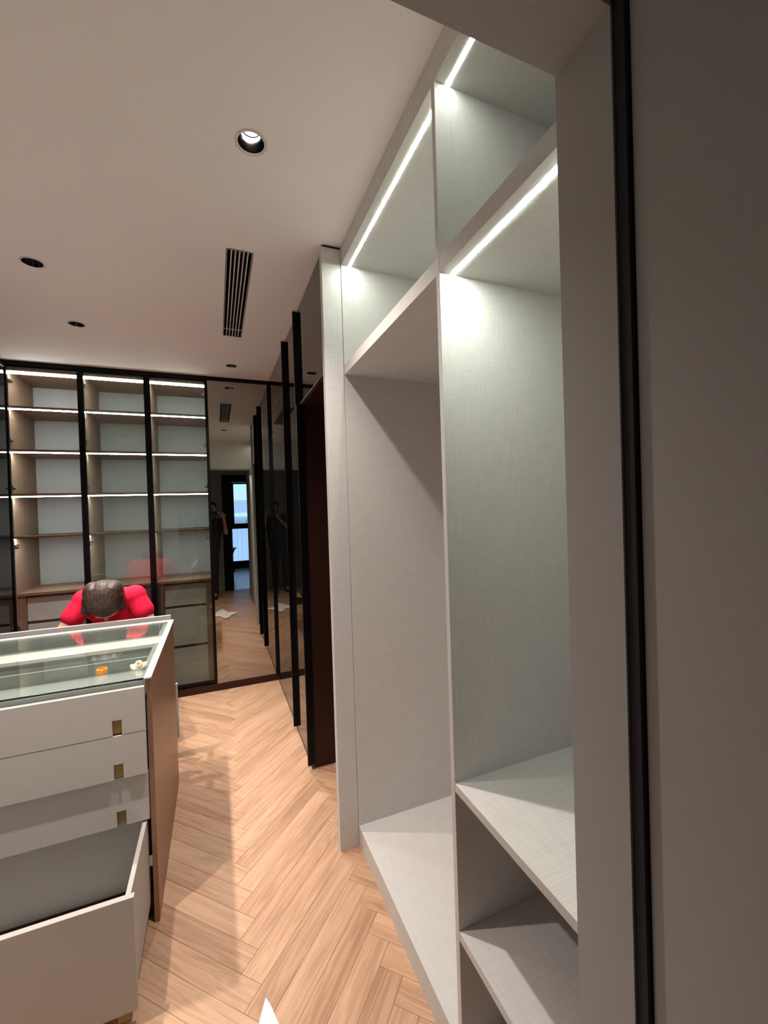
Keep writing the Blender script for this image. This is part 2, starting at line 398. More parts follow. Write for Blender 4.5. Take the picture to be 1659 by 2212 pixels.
# ------------------------------------------------------------ ceiling lamps and vent
tilt = {0: (0.0, 0.0), 1: (0, 0), 2: (0, 0), 3: (0, 0), 4: (0, 0)}
lab = ['recessed dark chrome downlight in the ceiling with its lamp glowing, nearest the camera',
       'small recessed downlight near the left edge of the photo, ahead of the brightly glowing one',
       'small recessed downlight over the middle bay of the display cabinet, left of the air vent',
       'small recessed downlight near the mirror door, beyond the far end of the air vent',
       'added fill downlight, unseen, above the left side of the room']
for i, (x, y) in enumerate(LIGHTS):
    t = thing('downlight', lab[i], 'ceiling light', (x, y, H), 'recessed ceiling downlights')
    bm = bmesh.new(); lathe(bm, x, y, [(0.0402, H-0.0005), (0.0396, H+0.003), (0.034, H+0.026), (0.029, H+0.040)]); obj('reflector', bm, M['can'], t, smooth=True)
    bm = bmesh.new(); lathe(bm, x, y, [(0.0406, H-0.0008), (0.0500, H-0.0004), (0.0500, H-0.0014), (0.0406, H-0.0016), (0.0406, H-0.0008)]); obj('trim_ring', bm, M['trimw'], t, smooth=False)
    bm = bmesh.new()
    ax = Matrix.Rotation(math.radians(8), 3, V((1, 0.3, 0)))
    rg = lathe(bm, x, y, [(0.0001, 0.0), (0.022, 0.0), (0.026, 0.006)], 24, ax, H+0.036); obj('lamp', bm, M['lamp'] if i == 0 else M['lamp'], t)
    bm = bmesh.new(); rg = lathe(bm, x, y, [(0.029, H+0.040), (0.029, H+0.08)]); cap(bm, rg[1]); obj('housing', bm, M['duct'], t)
    L = bpy.data.lights.new('downlight_beam', 'SPOT'); L.energy = SPOT_W[i+1]; L.color = WARM; L.spot_size = math.radians((108, 94, 94, 94, 96)[i]); L.spot_blend = 1.0; L.shadow_soft_size = 0.022
    lo = bpy.data.objects.new('downlight_beam', L); C.objects.link(lo); lo.location = (x, y, H-0.012)
vt = thing('air_vent', 'long white slotted air conditioning vent in the ceiling', 'vent', (0.1385, 2.458, H))
bm = bmesh.new(); x0, x1, y0, y1 = VENT
bx(bm, x0-0.005, x0, y0, y1, H, 2.80); bx(bm, x1, x1+0.005, y0, y1, H, 2.80); bx(bm, x0, x1, y0-0.005, y0, H, 2.80); bx(bm, x0, x1, y1, y1+0.005, H, 2.80); bx(bm, x0-0.005, x1+0.005, y0-0.005, y1+0.005, 2.80, 2.805)
obj('duct_box', bm, M['duct'], vt)
for k in range(5):
    xx = x0+(x1-x0)*(k+1)/6
    box('slat', xx-0.0026, xx+0.0026, y0, y1, H-0.001, H+0.014, M['trimw'], vt)
for yy in (y0+0.022, y1-0.075): box('cross_bar', x0, x1, yy-0.0025, yy+0.0025, H+0.012, H+0.018, M['trimw'], vt)
bm = bmesh.new(); bx(bm, x0-0.0016, x0+0.0004, y0, y1, H-0.0012, H+0.01); bx(bm, x1-0.0004, x1+0.0016, y0, y1, H-0.0012, H+0.01); obj('edge_trim', bm, M['trimw'], vt)

# ------------------------------------------------------------ open linen wardrobe on the right
cl = thing('open_wardrobe', 'tall open wardrobe in grey linen laminate with lit shelves, beside the doorway', 'wardrobe', (XC, 1.2, 0))
T = 0.018; Y0 = YJ+0.006; XB = 1.15
box('end_panel', XC, XB, YP, YP+0.035, 0, 2.62, M['linen'], cl, bev=0.0006)
box('end_panel', XC+0.02, XB, Y0, Y0+T, 0, 2.62, M['linen'], cl)
box('divider', XC, XB, YD, YD+T, 0.09, 2.62, M['linen'], cl, bev=0.0006)
box('top_panel', XC, XB, Y0, YP+0.035, 2.62, H-0.001, M['linen'], cl, bev=0.0006)
box('back_panel', XB, XB+0.012, Y0, YP+0.035, 0.0, H-0.002, M['linen'], cl)
def shelf(y0, y1, z0, z1, bev=0.0006): return box('shelf', XC+0.0005, XB, y0, y1, z0, z1, M['linen'], cl, bev=bev)
s_a = shelf(YD+T, YP, 2.132, 2.176); s_b = shelf(Y0+T, YD, 2.132, 2.176)
shelf(Y0+T, YD, 0.785, 0.807); shelf(Y0+T, YD, 0.392, 0.416)
shelf(YD+T, YP, 0.07, 0.092); shelf(Y0+T, YD, 0.07, 0.092)
box('kickboard', XC+0.001, XC+0.018, Y0, YP+0.035, 0.0, 0.07, M['linen'], cl)
for (y0, y1, z, lm) in ((YD+T, YP, 2.62, 'ledc'), (Y0+T, YD, 2.62, 'ledu'), (Y0+T, YD, 2.132, 'ledl')):
    s = box('light_strip', XC+0.032, XC+0.044, y0+0.001, y1-0.001, z-0.0006, z+0.003, M[lm], cl, label='glowing white light strip')
# filler panel that stands proud of the wardrobe front
fp = thing('filler_panel', 'tall narrow grey linen panel standing upright between the open wardrobe and the red-brown recess', 'panel', (0.51, 1.83, 0))
box('panel', XP, XC-0.0015, YP+0.002, YP+0.038, 0.0, H-0.012, M['linen'], fp, bev=0.0008)
box('shadow_gap', XP+0.008, XC-0.002, YP+0.006, YP+0.036, H-0.012, H-0.001, M['rubber'], fp)

# ------------------------------------------------------------ recess with red-brown lining and the black glass wardrobe
rc = thing('recess_lining', 'deep red-brown lined recess between the linen panel and the black glass doors', 'cabinet', (0.8, 2.15, 0))
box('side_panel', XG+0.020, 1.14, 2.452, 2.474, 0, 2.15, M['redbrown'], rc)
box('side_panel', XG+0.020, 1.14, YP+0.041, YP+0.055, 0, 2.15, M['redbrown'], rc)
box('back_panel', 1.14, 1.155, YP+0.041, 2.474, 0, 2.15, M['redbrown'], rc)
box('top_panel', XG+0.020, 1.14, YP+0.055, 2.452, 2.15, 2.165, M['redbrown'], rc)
gw = thing('black_glass_wardrobe', 'black glass fronted wardrobe along the right wall with tall slim handles', 'wardrobe', (XG, 3.1, 0))
box('carcass', XG+0.02, XR-0.03, 2.476, YF+0.016, 0.0, 2.66, M['redbrown'], gw)
uc = thing('upper_cabinet', 'black glass fronted upper cabinet hung above the red-brown recess', 'cabinet', (0.8, 2.15, 2.168))
box('carcass', XG+0.02, XR-0.03, YP+0.06, 2.474, 2.168, 2.66, M['redbrown'], uc)
box('top_rail', XG+0.004, XG+0.3, YP+0.04, 2.474, 2.690, H-0.001, M['blackmetal'], uc)
box('top_rail', XG+0.004, XG+0.3, 2.4745, YF-0.002, 2.690, H-0.001, M['blackmetal'], gw)
box('base_strip', XG+0.002, XG+0.02, 2.446, YF-0.002, 0.0, 0.030, M['bronze'], gw)
def gdoor(y0, y1, z0, z1, name='glass_door', t=gw):
    d = box(name, XG, XG+0.018, y0, y1, z0, z1, M['blackglass'], t, bev=0.0004); return d
box('end_trim', XG+0.001, XG+0.019, 2.4395, 2.449, 0.034, 2.149, M['blackmetal'], gw)
da = gdoor(3.4305, YF-0.004, 0.034, 2.689); db = gdoor(2.936, 3.4245, 0.034, 2.689); dc = gdoor(2.450, 2.920, 0.034, 2.689)
du = gdoor(YP+0.042, 2.446, 2.155, 2.689, 'glass_door', uc)
box('handle', XG-0.024, XG+0.012, 2.921, 2.935, 0.03, 2.694, M['blackmetal'], gw)
box('handle', XG-0.024, XG+0.0, 2.434, 2.449, 0.03, 2.150, M['blackmetal'], gw)
box('handle', XG-0.024, XG-0.0005, 2.462, 2.474, 2.140, 2.694, M['blackmetal'], uc)
box('bottom_rail', XG-0.002, XG+0.016, YP+0.042, 2.446, 2.147, 2.154, M['bronze'], uc)

# ------------------------------------------------------------ far wall: three display bays and the mirror door
ZS = [2.356, 2.033, 1.701]
def z_hinges(): return (2.56, 2.12, 1.77, 1.33, 0.74)
def strip(x0, x1, y0, y1, z0, z1, t):
    # a diffuser that throws its light downwards and glows weakly on its other faces
    o = box('light_strip', x0, x1, y0, y1, z0, z1, M['ledf'], t, label='glowing white light strip'); o.data.materials.append(M['ledd'])
    for p in o.data.polygons:
        if p.normal.z < -0.5: p.material_index = 1
    return o
def cabinet_bay(x0, x1, label, door, hinge):
    """x0..x1 outer width; door: None, 'open' or 'shut'; hinge: 'l' or 'r'"""
    t = thing('display_cabinet', label, 'cabinet', ((x0+x1)/2, 4.13, 0), 'display cabinets on the far wall')
    tt = 0.018; yf = YF+0.022; yb = YB-0.02
    box('side_panel', x0, x0+tt, yf, yb, 0.0, 2.66, M['brownint'], t)
    box('side_panel', x1-tt, x1, yf, yb, 0.0, 2.66, M['brownint'], t)
    box('back_panel', x0+tt, x1-tt, yb-0.02, yb-0.002, 0.9, 2.66, M['back'], t)
    box('top_panel', x0+tt, x1-tt, yf, yb-0.02, 2.632, 2.66, M['brownint'], t)
    for z in ZS:
        box('shelf', x0+tt, x1-tt, yf+0.012, yb-0.02, z, z+0.018, M['brownint'], t)
        strip(x0+tt+0.002, x1-tt-0.002, yf+0.013, yf+0.024, z-0.008, z-0.0002, t)
    strip(x0+tt+0.002, x1-tt-0.002, yf+0.010, yf+0.024, 2.614, 2.6315, t)
    box('shelf', x0+tt, x1-tt, yf+0.012, yb-0.02, 1.385, 1.398, M['shelfdark'], t)
    box('light_strip', x0+tt+0.002, x1-tt-0.002, yf+0.018, yf+0.030, 1.38494, 1.3855, M['ledd'], t)
    box('counter', x0+tt, x1-tt, yf+0.020, yb-0.02, 0.950, 0.970, M['brown'], t)
    bm = bmesh.new(); bx(bm, x0+tt, x0+tt+0.045, yf+0.03, yf+0.05, 0.07, 0.95); bx(bm, x1-tt-0.045, x1-tt, yf+0.03, yf+0.05, 0.07, 0.95)
    bx(bm, x0+tt, x1-tt, yf+0.07, yf+0.09, 0.07, 0.95)
    obj('drawer_surround', bm, M['brown'], t)
    for (z0, z1) in ((0.752, 0.930), (0.412, 0.728), (0.078, 0.386)):
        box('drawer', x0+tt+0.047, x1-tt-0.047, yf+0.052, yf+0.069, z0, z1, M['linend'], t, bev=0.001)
    zs = z_hinges()
    for z in zs:
        bm = bmesh.new()
        if hinge == 'l':
            bx(bm, x0+tt-0.004, x0+tt+0.012, yf-0.004, yf+0.060, z-0.010, z+0.010, 0.003); bx(bm, x0+tt-0.008, x0+tt+0.026, yf-0.004, yf+0.016, z-0.022, z-0.006, 0.003)
        else:
            bx(bm, x1-tt-0.012, x1-tt+0.004, yf-0.004, yf+0.060, z-0.010, z+0.010, 0.003); bx(bm, x1-tt-0.026, x1-tt+0.008, yf-0.004, yf+0.016, z-0.022, z-0.006, 0.003)
        obj('hinge', bm, M['chrome'], t)
    def leaf(ax0, ax1, ay0, ay1, wide):
        # frame of four bars round a pane; wide = 'x' or 'y'
        z0, z1, s = 0.074, 2.664, 0.021
        bm = bmesh.new()
        if wide == 'x':
            bx(bm, ax0, ax0+s, ay0, ay1, z0, z1); bx(bm, ax1-s, ax1, ay0, ay1, z0, z1); bx(bm, ax0+s, ax1-s, ay0, ay1, z0, z0+s); bx(bm, ax0+s, ax1-s, ay0, ay1, z1-0.012, z1)
        else:
            bx(bm, ax0, ax1, ay0, ay0+s, z0, z1); bx(bm, ax0, ax1, ay1-s, ay1, z0, z1); bx(bm, ax0, ax1, ay0+s, ay1-s, z0, z0+s); bx(bm, ax0, ax1, ay0+s, ay1-s, z1-s, z1)
        d = obj('door', bm, M['blackmetal'], t)
        if wide == 'x': box('pane', ax0+s-0.002, ax1-s+0.002, ay0+0.004, ay0+0.008, z0+s, z1-0.012, M['smoke'], d)
        else: box('pane', ax0+0.008, ax0+0.012, ay0+s-0.002, ay1-s+0.002, z0+s, z1-s, M['blackglass'], d)
    if door == 'shut': leaf(x0+0.0012, x1-0.0012, YF, YF+0.020, 'x')
    if door == 'open': box('front_trim', x1-0.0185, x1-0.0005, YF+0.001, yf-0.0005, 0.07, 2.66, M['blackmetal'], t); leaf(x0+0.002, x0+0.022, YF+0.016-(x1-x0), YF+0.018, 'y')
    return t
cabinet_bay(-1.413, -0.944, 'left bay of the lit display cabinet, its glass door standing open', 'open', 'l')
cabinet_bay(-0.944, -0.490, 'middle bay of the lit display cabinet with smoked glass door, behind the person in red', 'shut', 'l')
cabinet_bay(-0.490, -0.036, 'right bay of the lit display cabinet with smoked glass door, next to the mirror door', 'shut', 'r')
mw = thing('mirror_wardrobe', 'wardrobe with a tall bronze-tinted mirror door in the far corner', 'wardrobe', (0.22, 4.13, 0))
box('carcass', -0.034, XG+0.016, YF+0.022, YB-0.02, 0, 2.66, M['brown'], mw)
box('mirror_door', -0.034, XG-0.018, YF, YF+0.020, 0.062, 2.664, M['mirror'], mw)
box('corner_post', XG-0.017, XG-0.001, YF-0.004, YF+0.020, 0.062, 2.690, M['blackmetal'], mw)
struct('trim_1', (XL+0.001, XG+0.003, YF-0.001, YF+0.02, 2.667, H-0.0005), M['blackmetal'])
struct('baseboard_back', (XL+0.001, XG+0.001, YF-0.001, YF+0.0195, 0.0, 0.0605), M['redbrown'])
# left wall, seen only at the photo's very edge
lw = thing('left_glass_wardrobe', "black glass wardrobe front along the left wall, at the photo's left edge", 'wardrobe', (XL, 3.0, 0))
for k in range(3):
    y0 = 2.44+k*0.475
    box('glass_door', XL+0.001, XL+0.006, y0, min(y0+0.470, YF-0.003), 0.03, 2.69, M['blackglass'], lw)
ln = thing('left_bounce_wardrobe', 'added pale linen wardrobe front on the unseen left wall, bouncing light into the room', 'wardrobe', (XL, 1.5, 0))  # added on the unseen wall to raise the bounced light
for k in range(4):
    y0 = 0.535+k*0.475
    box('door', XL+0.001, XL+0.006, y0, y0+0.470, 0.03, 2.69, M['linen'], ln)

# ------------------------------------------------------------ island with glass top and drawers
IX0, IX1, IY0, IY1, IZ = -1.40, -0.246, 1.778, 2.652, 0.930
isl = thing('display_island', 'freestanding island with a glass display top, pale linen drawers and bronze-brown side', 'island', ((IX0+IX1)/2, 2.21, 0))
box('side_panel', IX1-0.018, IX1, IY0, IY1, 0, IZ-0.003, M['brownside'], isl, bev=0.0008, label='bronze-brown veneered side panel')
box('side_panel', IX0, IX0+0.018, IY0, IY1, 0, IZ-0.003, M['brownside'], isl)
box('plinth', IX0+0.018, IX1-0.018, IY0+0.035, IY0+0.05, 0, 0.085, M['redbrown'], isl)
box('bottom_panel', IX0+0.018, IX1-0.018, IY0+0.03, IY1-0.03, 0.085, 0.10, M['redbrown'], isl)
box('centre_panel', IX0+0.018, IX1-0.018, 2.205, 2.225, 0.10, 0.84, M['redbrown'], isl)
bm = bmesh.new(); bx(bm, IX1-0.021, IX1+0.003, IY0-0.02, IY1+0.003, IZ-0.003, IZ+0.002); bx(bm, IX0, IX0+0.024, IY0-0.02, IY1+0.003, IZ-0.003, IZ+0.002)
bx(bm, IX0+0.024, IX1-0.021, IY1-0.03, IY1+0.003, IZ-0.003, IZ+0.002); bx(bm, IX0+0.024, IX1-0.021, 2.225, 2.345, IZ-0.02, IZ-0.004)
obj('top_frame', bm, M['cream'], isl)
box('glass_top', IX0+0.024, IX1-0.022, IY0-0.018, IY1-0.031, IZ-0.003, IZ+0.003, M['clear'], isl)
box('glass_edge', IX0+0.024, IX1-0.022, IY0-0.0205, IY0-0.0184, IZ-0.004, IZ+0.003, M['glassedge'], isl)
# display trays under the glass
bm = bmesh.new(); zt = 0.865
bx(bm, IX0+0.018, IX1-0.018, IY0+0.02, IY1-0.02, zt-0.012, zt)
bx(bm, IX1-0.045, IX1-0.019, IY0+0.0, IY1-0.03, zt, IZ-0.008); bx(bm, IX0+0.019, IX0+0.04, IY0, IY1-0.03, zt, IZ-0.008)
bx(bm, IX0+0.04, IX1-0.045, 2.235, 2.255, zt, IZ-0.021); bx(bm, IX0+0.04, IX1-0.045, 2.315, 2.335, zt, IZ-0.021)
bx(bm, IX0+0.04, IX1-0.045, 2.07, 2.082, zt, 0.915); bx(bm, IX0+0.04, IX1-0.045, IY0-0.0, IY0+0.045, zt, IZ-0.012)
hx0, hx1 = -0.705, -0.610
bx(bm, IX0+0.04, hx0, IY1-0.036, IY1-0.022, zt, IZ-0.008); bx(bm, hx1, IX1-0.045, IY1-0.036, IY1-0.022, zt, IZ-0.008); bx(bm, hx0, hx1, IY1-0.036, IY1-0.022, 0.918, IZ-0.008)
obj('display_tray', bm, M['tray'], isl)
DX0, DX1 = -1.379, -0.2665
PX = (-0.3705, -0.3405)
def drawer(y, z0, z1, depth, name='drawer', pull=True, thick=0.018, lip=0.0):
    """front board with a notch in its lower edge and a brass pull behind the notch; a box behind it"""
    bm = bmesh.new(); nz = 0.055 if name == 'drawer' else 0.0
    p0, p1 = PX; q0, q1 = -1.305, -1.275
    for (a, b, c, e) in ((DX0, q0, z0, z1), (q1, p0, z0, z1), (p1, DX1, z0, z1), (q0, q1, z0+nz, z1), (p0, p1, z0+nz, z1)) if nz else ((DX0, DX1, z0, z1),):
        bx(bm, a, b, y, y+thick, c, e)
    bmesh.ops.remove_doubles(bm, verts=bm.verts, dist=0.00001)
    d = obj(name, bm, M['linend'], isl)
    if not nz:
        for (a, b) in ((-0.318, -0.288), (-1.305, -1.275)): box('pull', a, b, y+0.004, y+0.0065, z0-0.024, z0, M['brass'], d)
    for (a, b) in ((p0, p1), (q0, q1)) if nz else ():
        bm = bmesh.new(); bx(bm, a, b, y+0.007, y+0.0095, z0+0.004, z0+nz, 0.0006); bx(bm, a, b, y+0.0095, y+0.03, z0+0.004, z0+0.006)
        obj('pull', bm, M['brass'], d)
    # box
    s = 0.014; a, b = DX0+0.012, DX1-0.010; yb = y+depth; zt_ = z1-0.0
    bm = bmesh.new(); hh = z1 if name == 'open_drawer' else z1-0.012
    bx(bm, a, a+s, y+thick, yb, z0+0.02, hh); bx(bm, b-s, b, y+thick, yb, z0+0.02, hh)
    bx(bm, a+s, b-s, yb-s, yb, z0+0.02, hh-0.004); bx(bm, a+s, b-s, y+thick, yb-s, z0+0.02, z0+0.03)
    obj('drawer_box', bm, M['linend'], d)
    return d
drawer(1.752, 0.742, 0.902, 0.42); drawer(1.752, 0.583, 0.739, 0.42); drawer(1.770, 0.401, 0.579, 0.40)
drawer(1.438, 0.052, 0.392, 0.42, 'open_drawer')
box('runner', IX1-0.030, IX1-0.019, IY0+0.01, 2.16, 0.21, 0.25, M['chrome'], isl)
# far side of the island: top one pulled out a little, lowest one further
bm = bmesh.new(); bx(bm, DX0, -0.268, 2.752, 2.770, 0.79, 0.936); fd = obj('drawer', bm, M['linend'], isl)
box('drawer_side', DX0+0.012, DX0+0.026, 2.62, 2.752, 0.80, 0.852, M['linend'], fd); box('drawer_side', -0.292, -0.278, 2.62, 2.752, 0.80, 0.852, M['linend'], fd)
bm = bmesh.new(); bx(bm, DX0, -0.2465, 2.755, 2.773, 0.205, 0.525); fd = obj('drawer', bm, M['linend'], isl)
box('drawer_side', -0.289, -0.275, 2.40, 2.755, 0.23, 0.40, M['linend'], fd); box('drawer_side', DX0+0.012, DX0+0.026, 2.40, 2.755, 0.23, 0.40, M['linend'], fd)
box('back_board', IX0+0.019, IX1-0.019, IY1-0.05, IY1-0.04, 0.10, 0.80, M['redbrown'], isl)

# small things on the glass
bm = bmesh.new()
rg = lathe(bm, -0.424, 1.885, [(0.013, IZ+0.0035), (0.0175, IZ+0.0035), (0.018, IZ+0.006), (0.018, IZ+0.019), (0.0165, IZ+0.0205), (0.0135, IZ+0.0205), (0.0130, IZ+0.018), (0.013, IZ+0.0035)], 28)
rt_ = thing('tape_roll', 'small orange ring lying on the island glass top', 'tape', (-0.424, 1.885, IZ+0.0035))
obj('ring', bm, M['orange'], rt_, smooth=False)
bm = bmesh.new(); bx(bm, -0.440, -0.408, 1.868, 1.869, IZ+0.0055, IZ+0.0175); obj('label_edge', bm, M['amber'], rt_)
tw = thing('screw_cap', 'small cream plastic funnel-shaped cap with amber core on the glass, beside the orange ring', 'cap', (-0.302, 1.872, IZ+0.0035))
bm = bmesh.new()
pts = [(-0.335, 1.905), (-0.276, 1.918), (-0.285, 1.872), (-0.318, 1.862)]
vs = [bm.verts.new((x, y, IZ+0.0038)) for x, y in pts]; vt_ = [bm.verts.new((x, y, IZ+0.0062+0.006*(k < 2))) for k, (x, y) in enumerate(pts)]
bm.faces.new(vs[::-1]); bm.faces.new(vt_)
for k in range(4): bm.faces.new((vs[k], vs[(k+1) % 4], vt_[(k+1) % 4], vt_[k]))
bmesh.ops.recalc_face_normals(bm, faces=bm.faces); obj('wrapper', bm, M['tape'], tw)
axm = Matrix.Rotation(math.radians(62), 3, 'X')
bm = bmesh.new(); rg = lathe(bm, -0.300, 1.880, [(0.010, -0.016), (0.0135, -0.010), (0.0135, 0.006), (0.0095, 0.013), (0.006, 0.014), (0.006, 0.006)], 24, axm, IZ+0.0175); cap(bm, rg[0], True); cap(bm, rg[-1]); obj('cap', bm, M['tape'], tw, smooth=False)
bm = bmesh.new(); rg = lathe(bm, -0.300, 1.880, [(0.0055, 0.007), (0.0055, 0.0135)], 20, axm, IZ+0.0175); cap(bm, rg[0], True); cap(bm, rg[1]); obj('core', bm, M['amber'], tw)

# crumpled white cloth on the floor: its tip shows at the bottom of the photo, all of it in the mirror
out = [(-0.12, 1.02), (-0.05, 0.86), (-0.01, 0.74), (0.045, 0.68), (0.09, 0.80), (0.118, 0.91), (0.209, 0.94), (0.253, 1.011), (0.234, 1.09), (0.183, 1.115), (0.135, 1.235), (0.094, 1.352), (0.055, 1.262), (-0.005, 1.123), (-0.05, 1.15)]
bm = bmesh.new(); cxx, cyy = 0.07, 1.02; rings = []; NR = 14
def outline(a):
    best = None
    for i in range(len(out)):
        p, q = V(out[i])-V((cxx, cyy)), V(out[(i+1) % len(out)])-V((cxx, cyy)); d = V((math.cos(a), math.sin(a))); e = q-p
        den = d.x*e.y-d.y*e.x
        if abs(den) < 1e-9: continue
        t = (p.x*e.y-p.y*e.x)/den; s = (p.x*d.y-p.y*d.x)/den
        if t > 0 and -1e-6 <= s <= 1.000001 and (best is None or t > best): best = t
    return best or 0.1
NA = 120; tip = math.atan2(1.352-cyy, 0.094-cxx)
for r in range(1, NR+1):
    ring = []
    for k in range(NA):
        a = tip+2*math.pi*k/NA; R = outline(a)*r/NR; x, y = cxx+R*math.cos(a), cyy+R*math.sin(a)
        n1 = noise.noise(V((x*16, y*16, 3))); n2 = abs(noise.noise(V((x*34, y*34, 8)))); ed = 1-(r/NR)**3
        z = 0.003+0.022*max(0, n1+0.35)*(0.35+0.65*ed)+0.012*n2
        if k in (0, 1, NA-1): z += 0.006*(r/NR)
        ring.append(bm.verts.new((x, y, z)))
    rings.append(ring)
cv = bm.verts.new((cxx, cyy, 0.02))
for k in range(NA): bm.faces.new((cv, rings[0][k], rings[0][(k+1) % NA]))
for a, b in zip(rings, rings[1:]):
    for k in range(NA): bm.faces.new((a[k], b[k], b[(k+1) % NA], a[(k+1) % NA]))
bmesh.ops.recalc_face_normals(bm, faces=bm.faces)
cloth = obj('crumpled_cloth', bm, M['paper'], loc=(cxx, cyy, 0), smooth=True); cloth['label'] = 'crumpled white cloth on the parquet at the bottom of the photo'; cloth['category'] = 'cloth'

# table in the room behind, seen in the mirror
tb = thing('pedestal_table', 'round table with a cream top and tapering pedestal, seen in the mirror by the window', 'table', (0.22, -3.75, 0))
bm = bmesh.new(); rg = lathe(bm, 0.22, -3.75, [(0.24, 0.585), (0.245, 0.60), (0.24, 0.615)]); cap(bm, rg[0], True); cap(bm, rg[-1]); obj('tabletop', bm, M['tabletop'], tb)
bm = bmesh.new(); rg = lathe(bm, 0.22, -3.75, [(0.06, 0.02), (0.062, 0.12), (0.10, 0.32), (0.20, 0.55), (0.22, 0.585)]); obj('pedestal', bm, M['hallwall'], tb, smooth=True)
bm = bmesh.new(); rg = lathe(bm, 0.22, -3.75, [(0.20, 0.0), (0.20, 0.015), (0.06, 0.02)]); cap(bm, rg[0], True); obj('base', bm, M['duct'], tb)

# ------------------------------------------------------------ people
def ellip(bm, c, r, rot=None, seg=20):
    mt = Matrix.Translation(c) @ (rot.to_4x4() if rot else Matrix.Identity(4)) @ Matrix.Diagonal((*r, 1))
    bmesh.ops.create_uvsphere(bm, u_segments=seg, v_segments=seg//2+2, radius=1.0, matrix=mt)
def limb(bm, a, b, ra, rb, seg=16):
    a, b = V(a), V(b); d = b-a; L = d.length
    q = d.to_track_quat('Z', 'Y').to_matrix()
    ellip(bm, a, (ra,)*3, seg=seg); ellip(bm, b, (rb,)*3, seg=seg)
    rs = []
    for (p, r) in ((a, ra), (b, rb)):
        rs.append([bm.verts.new(p+q @ V((r*math.cos(2*math.pi*i/seg), r*math.sin(2*math.pi*i/seg), 0))) for i in range(seg)])
    for i in range(seg): bm.faces.new((rs[0][i], rs[0][(i+1) % seg], rs[1][(i+1) % seg], rs[1][i]))
    bm.faces.new(rs[0][::-1]); bm.faces.new(rs[1])
def remeshed(name, bm, m, parent, voxel=0.007, smooth_it=3, label=None):
    o = obj(name+'_src', bm, m, parent)
    md = o.modifiers.new('r', 'REMESH'); md.mode = 'VOXEL'; md.voxel_size = voxel; md.use_smooth_shade = True
    ms = o.modifiers.new('s', 'SMOOTH'); ms.iterations = smooth_it; ms.factor = 0.5
    dg = bpy.context.evaluated_depsgraph_get(); me = bpy.data.meshes.new_from_object(o.evaluated_get(dg)); me.name = name
    me.materials.clear(); me.materials.append(m)
    for p in me.polygons: p.use_smooth = True
    n = bpy.data.objects.new(name, me); C.objects.link(n); n.parent = parent; WO[n.name] = WO[parent.name]
    old = o.data; bpy.data.objects.remove(o); bpy.data.meshes.remove(old)
    if label: n['label'] = label
    return n
def head_parts(bm, c, f, t):
    """head into bm: c centre of the skull, f the way the face looks, t towards the crown"""
    f = V(f).normalized(); t = (V(t)-V(t).dot(f)*f).normalized(); s = f.cross(t)
    rot = Matrix((s, f, t)).transposed()
    P = lambda x, y, z: V(c)+rot @ V((x, y, z))
    ellip(bm, P(0, -0.012, 0.030), (0.074, 0.093, 0.083), rot); ellip(bm, P(0, 0.020, -0.035), (0.062, 0.066, 0.078), rot)
    ellip(bm, P(0, 0.060, -0.085), (0.028, 0.022, 0.022), rot)                                    # chin
    limb(bm, P(0, 0.086, 0.008), P(0, 0.104, -0.028), 0.008, 0.012, 10); ellip(bm, P(0.010, 0.096, -0.032), (0.008, 0.009, 0.007), rot, 10); ellip(bm, P(-0.010, 0.096, -0.032), (0.008, 0.009, 0.007), rot, 10)
    ellip(bm, P(0, 0.078, 0.020), (0.052, 0.014, 0.010), rot, 12)                                 # brow
    ellip(bm, P(0, 0.082, -0.058), (0.024, 0.010, 0.007), rot, 12); ellip(bm, P(0, 0.080, -0.068), (0.020, 0.010, 0.007), rot, 12)
    for sgn in (-1, 1):
        ellip(bm, P(sgn*0.078, -0.006, -0.012), (0.010, 0.018, 0.030), rot, 12); ellip(bm, P(sgn*0.038, 0.066, -0.028), (0.022, 0.018, 0.018), rot, 12)
    return P, rot
def hand(bm, w, d, palm_n, thumb_side, curl=0.5, size=1.0):
    """palm with five fingers: w wrist, d direction of the fingers, palm_n where the palm looks"""
    d = V(d).normalized(); n = (V(palm_n)-V(palm_n).dot(d)*d).normalized(); s = d.cross(n)*thumb_side
    rot = Matrix((s, d, n)).transposed(); Q = lambda x, y, z: V(w)+rot @ V((x*size, y*size, z*size))
    ellip(bm, Q(0, 0.045, 0), (0.040*size, 0.050*size, 0.015*size), rot, 14); limb(bm, Q(0, -0.01, 0), Q(0, 0.02, 0), 0.023*size, 0.022*size, 12)
    for i, (x, Ln) in enumerate(((0.030, 0.070), (0.010, 0.078), (-0.010, 0.072), (-0.029, 0.056))):
        p = Q(x, 0.078, 0); ang = 0.0
        for seg_i, fr in enumerate((0.45, 0.30, 0.25)):
            ang += curl*(0.6 if seg_i == 0 else 0.9)
            q = p+rot @ V((x*0.12, math.cos(ang)*Ln*fr, math.sin(ang)*Ln*fr))*size
            limb(bm, p, q, (0.0088-0.0008*seg_i)*size, (0.0082-0.0010*seg_i)*size, 10); p = q
    p = Q(0.030, 0.022, 0.004); q = Q(0.056, 0.050, 0.016+0.01*curl); r = Q(0.062, 0.075, 0.022+0.03*curl)
    limb(bm, p, q, 0.014*size, 0.010*size, 10); limb(bm, q, r, 0.010*size, 0.008*size, 10)
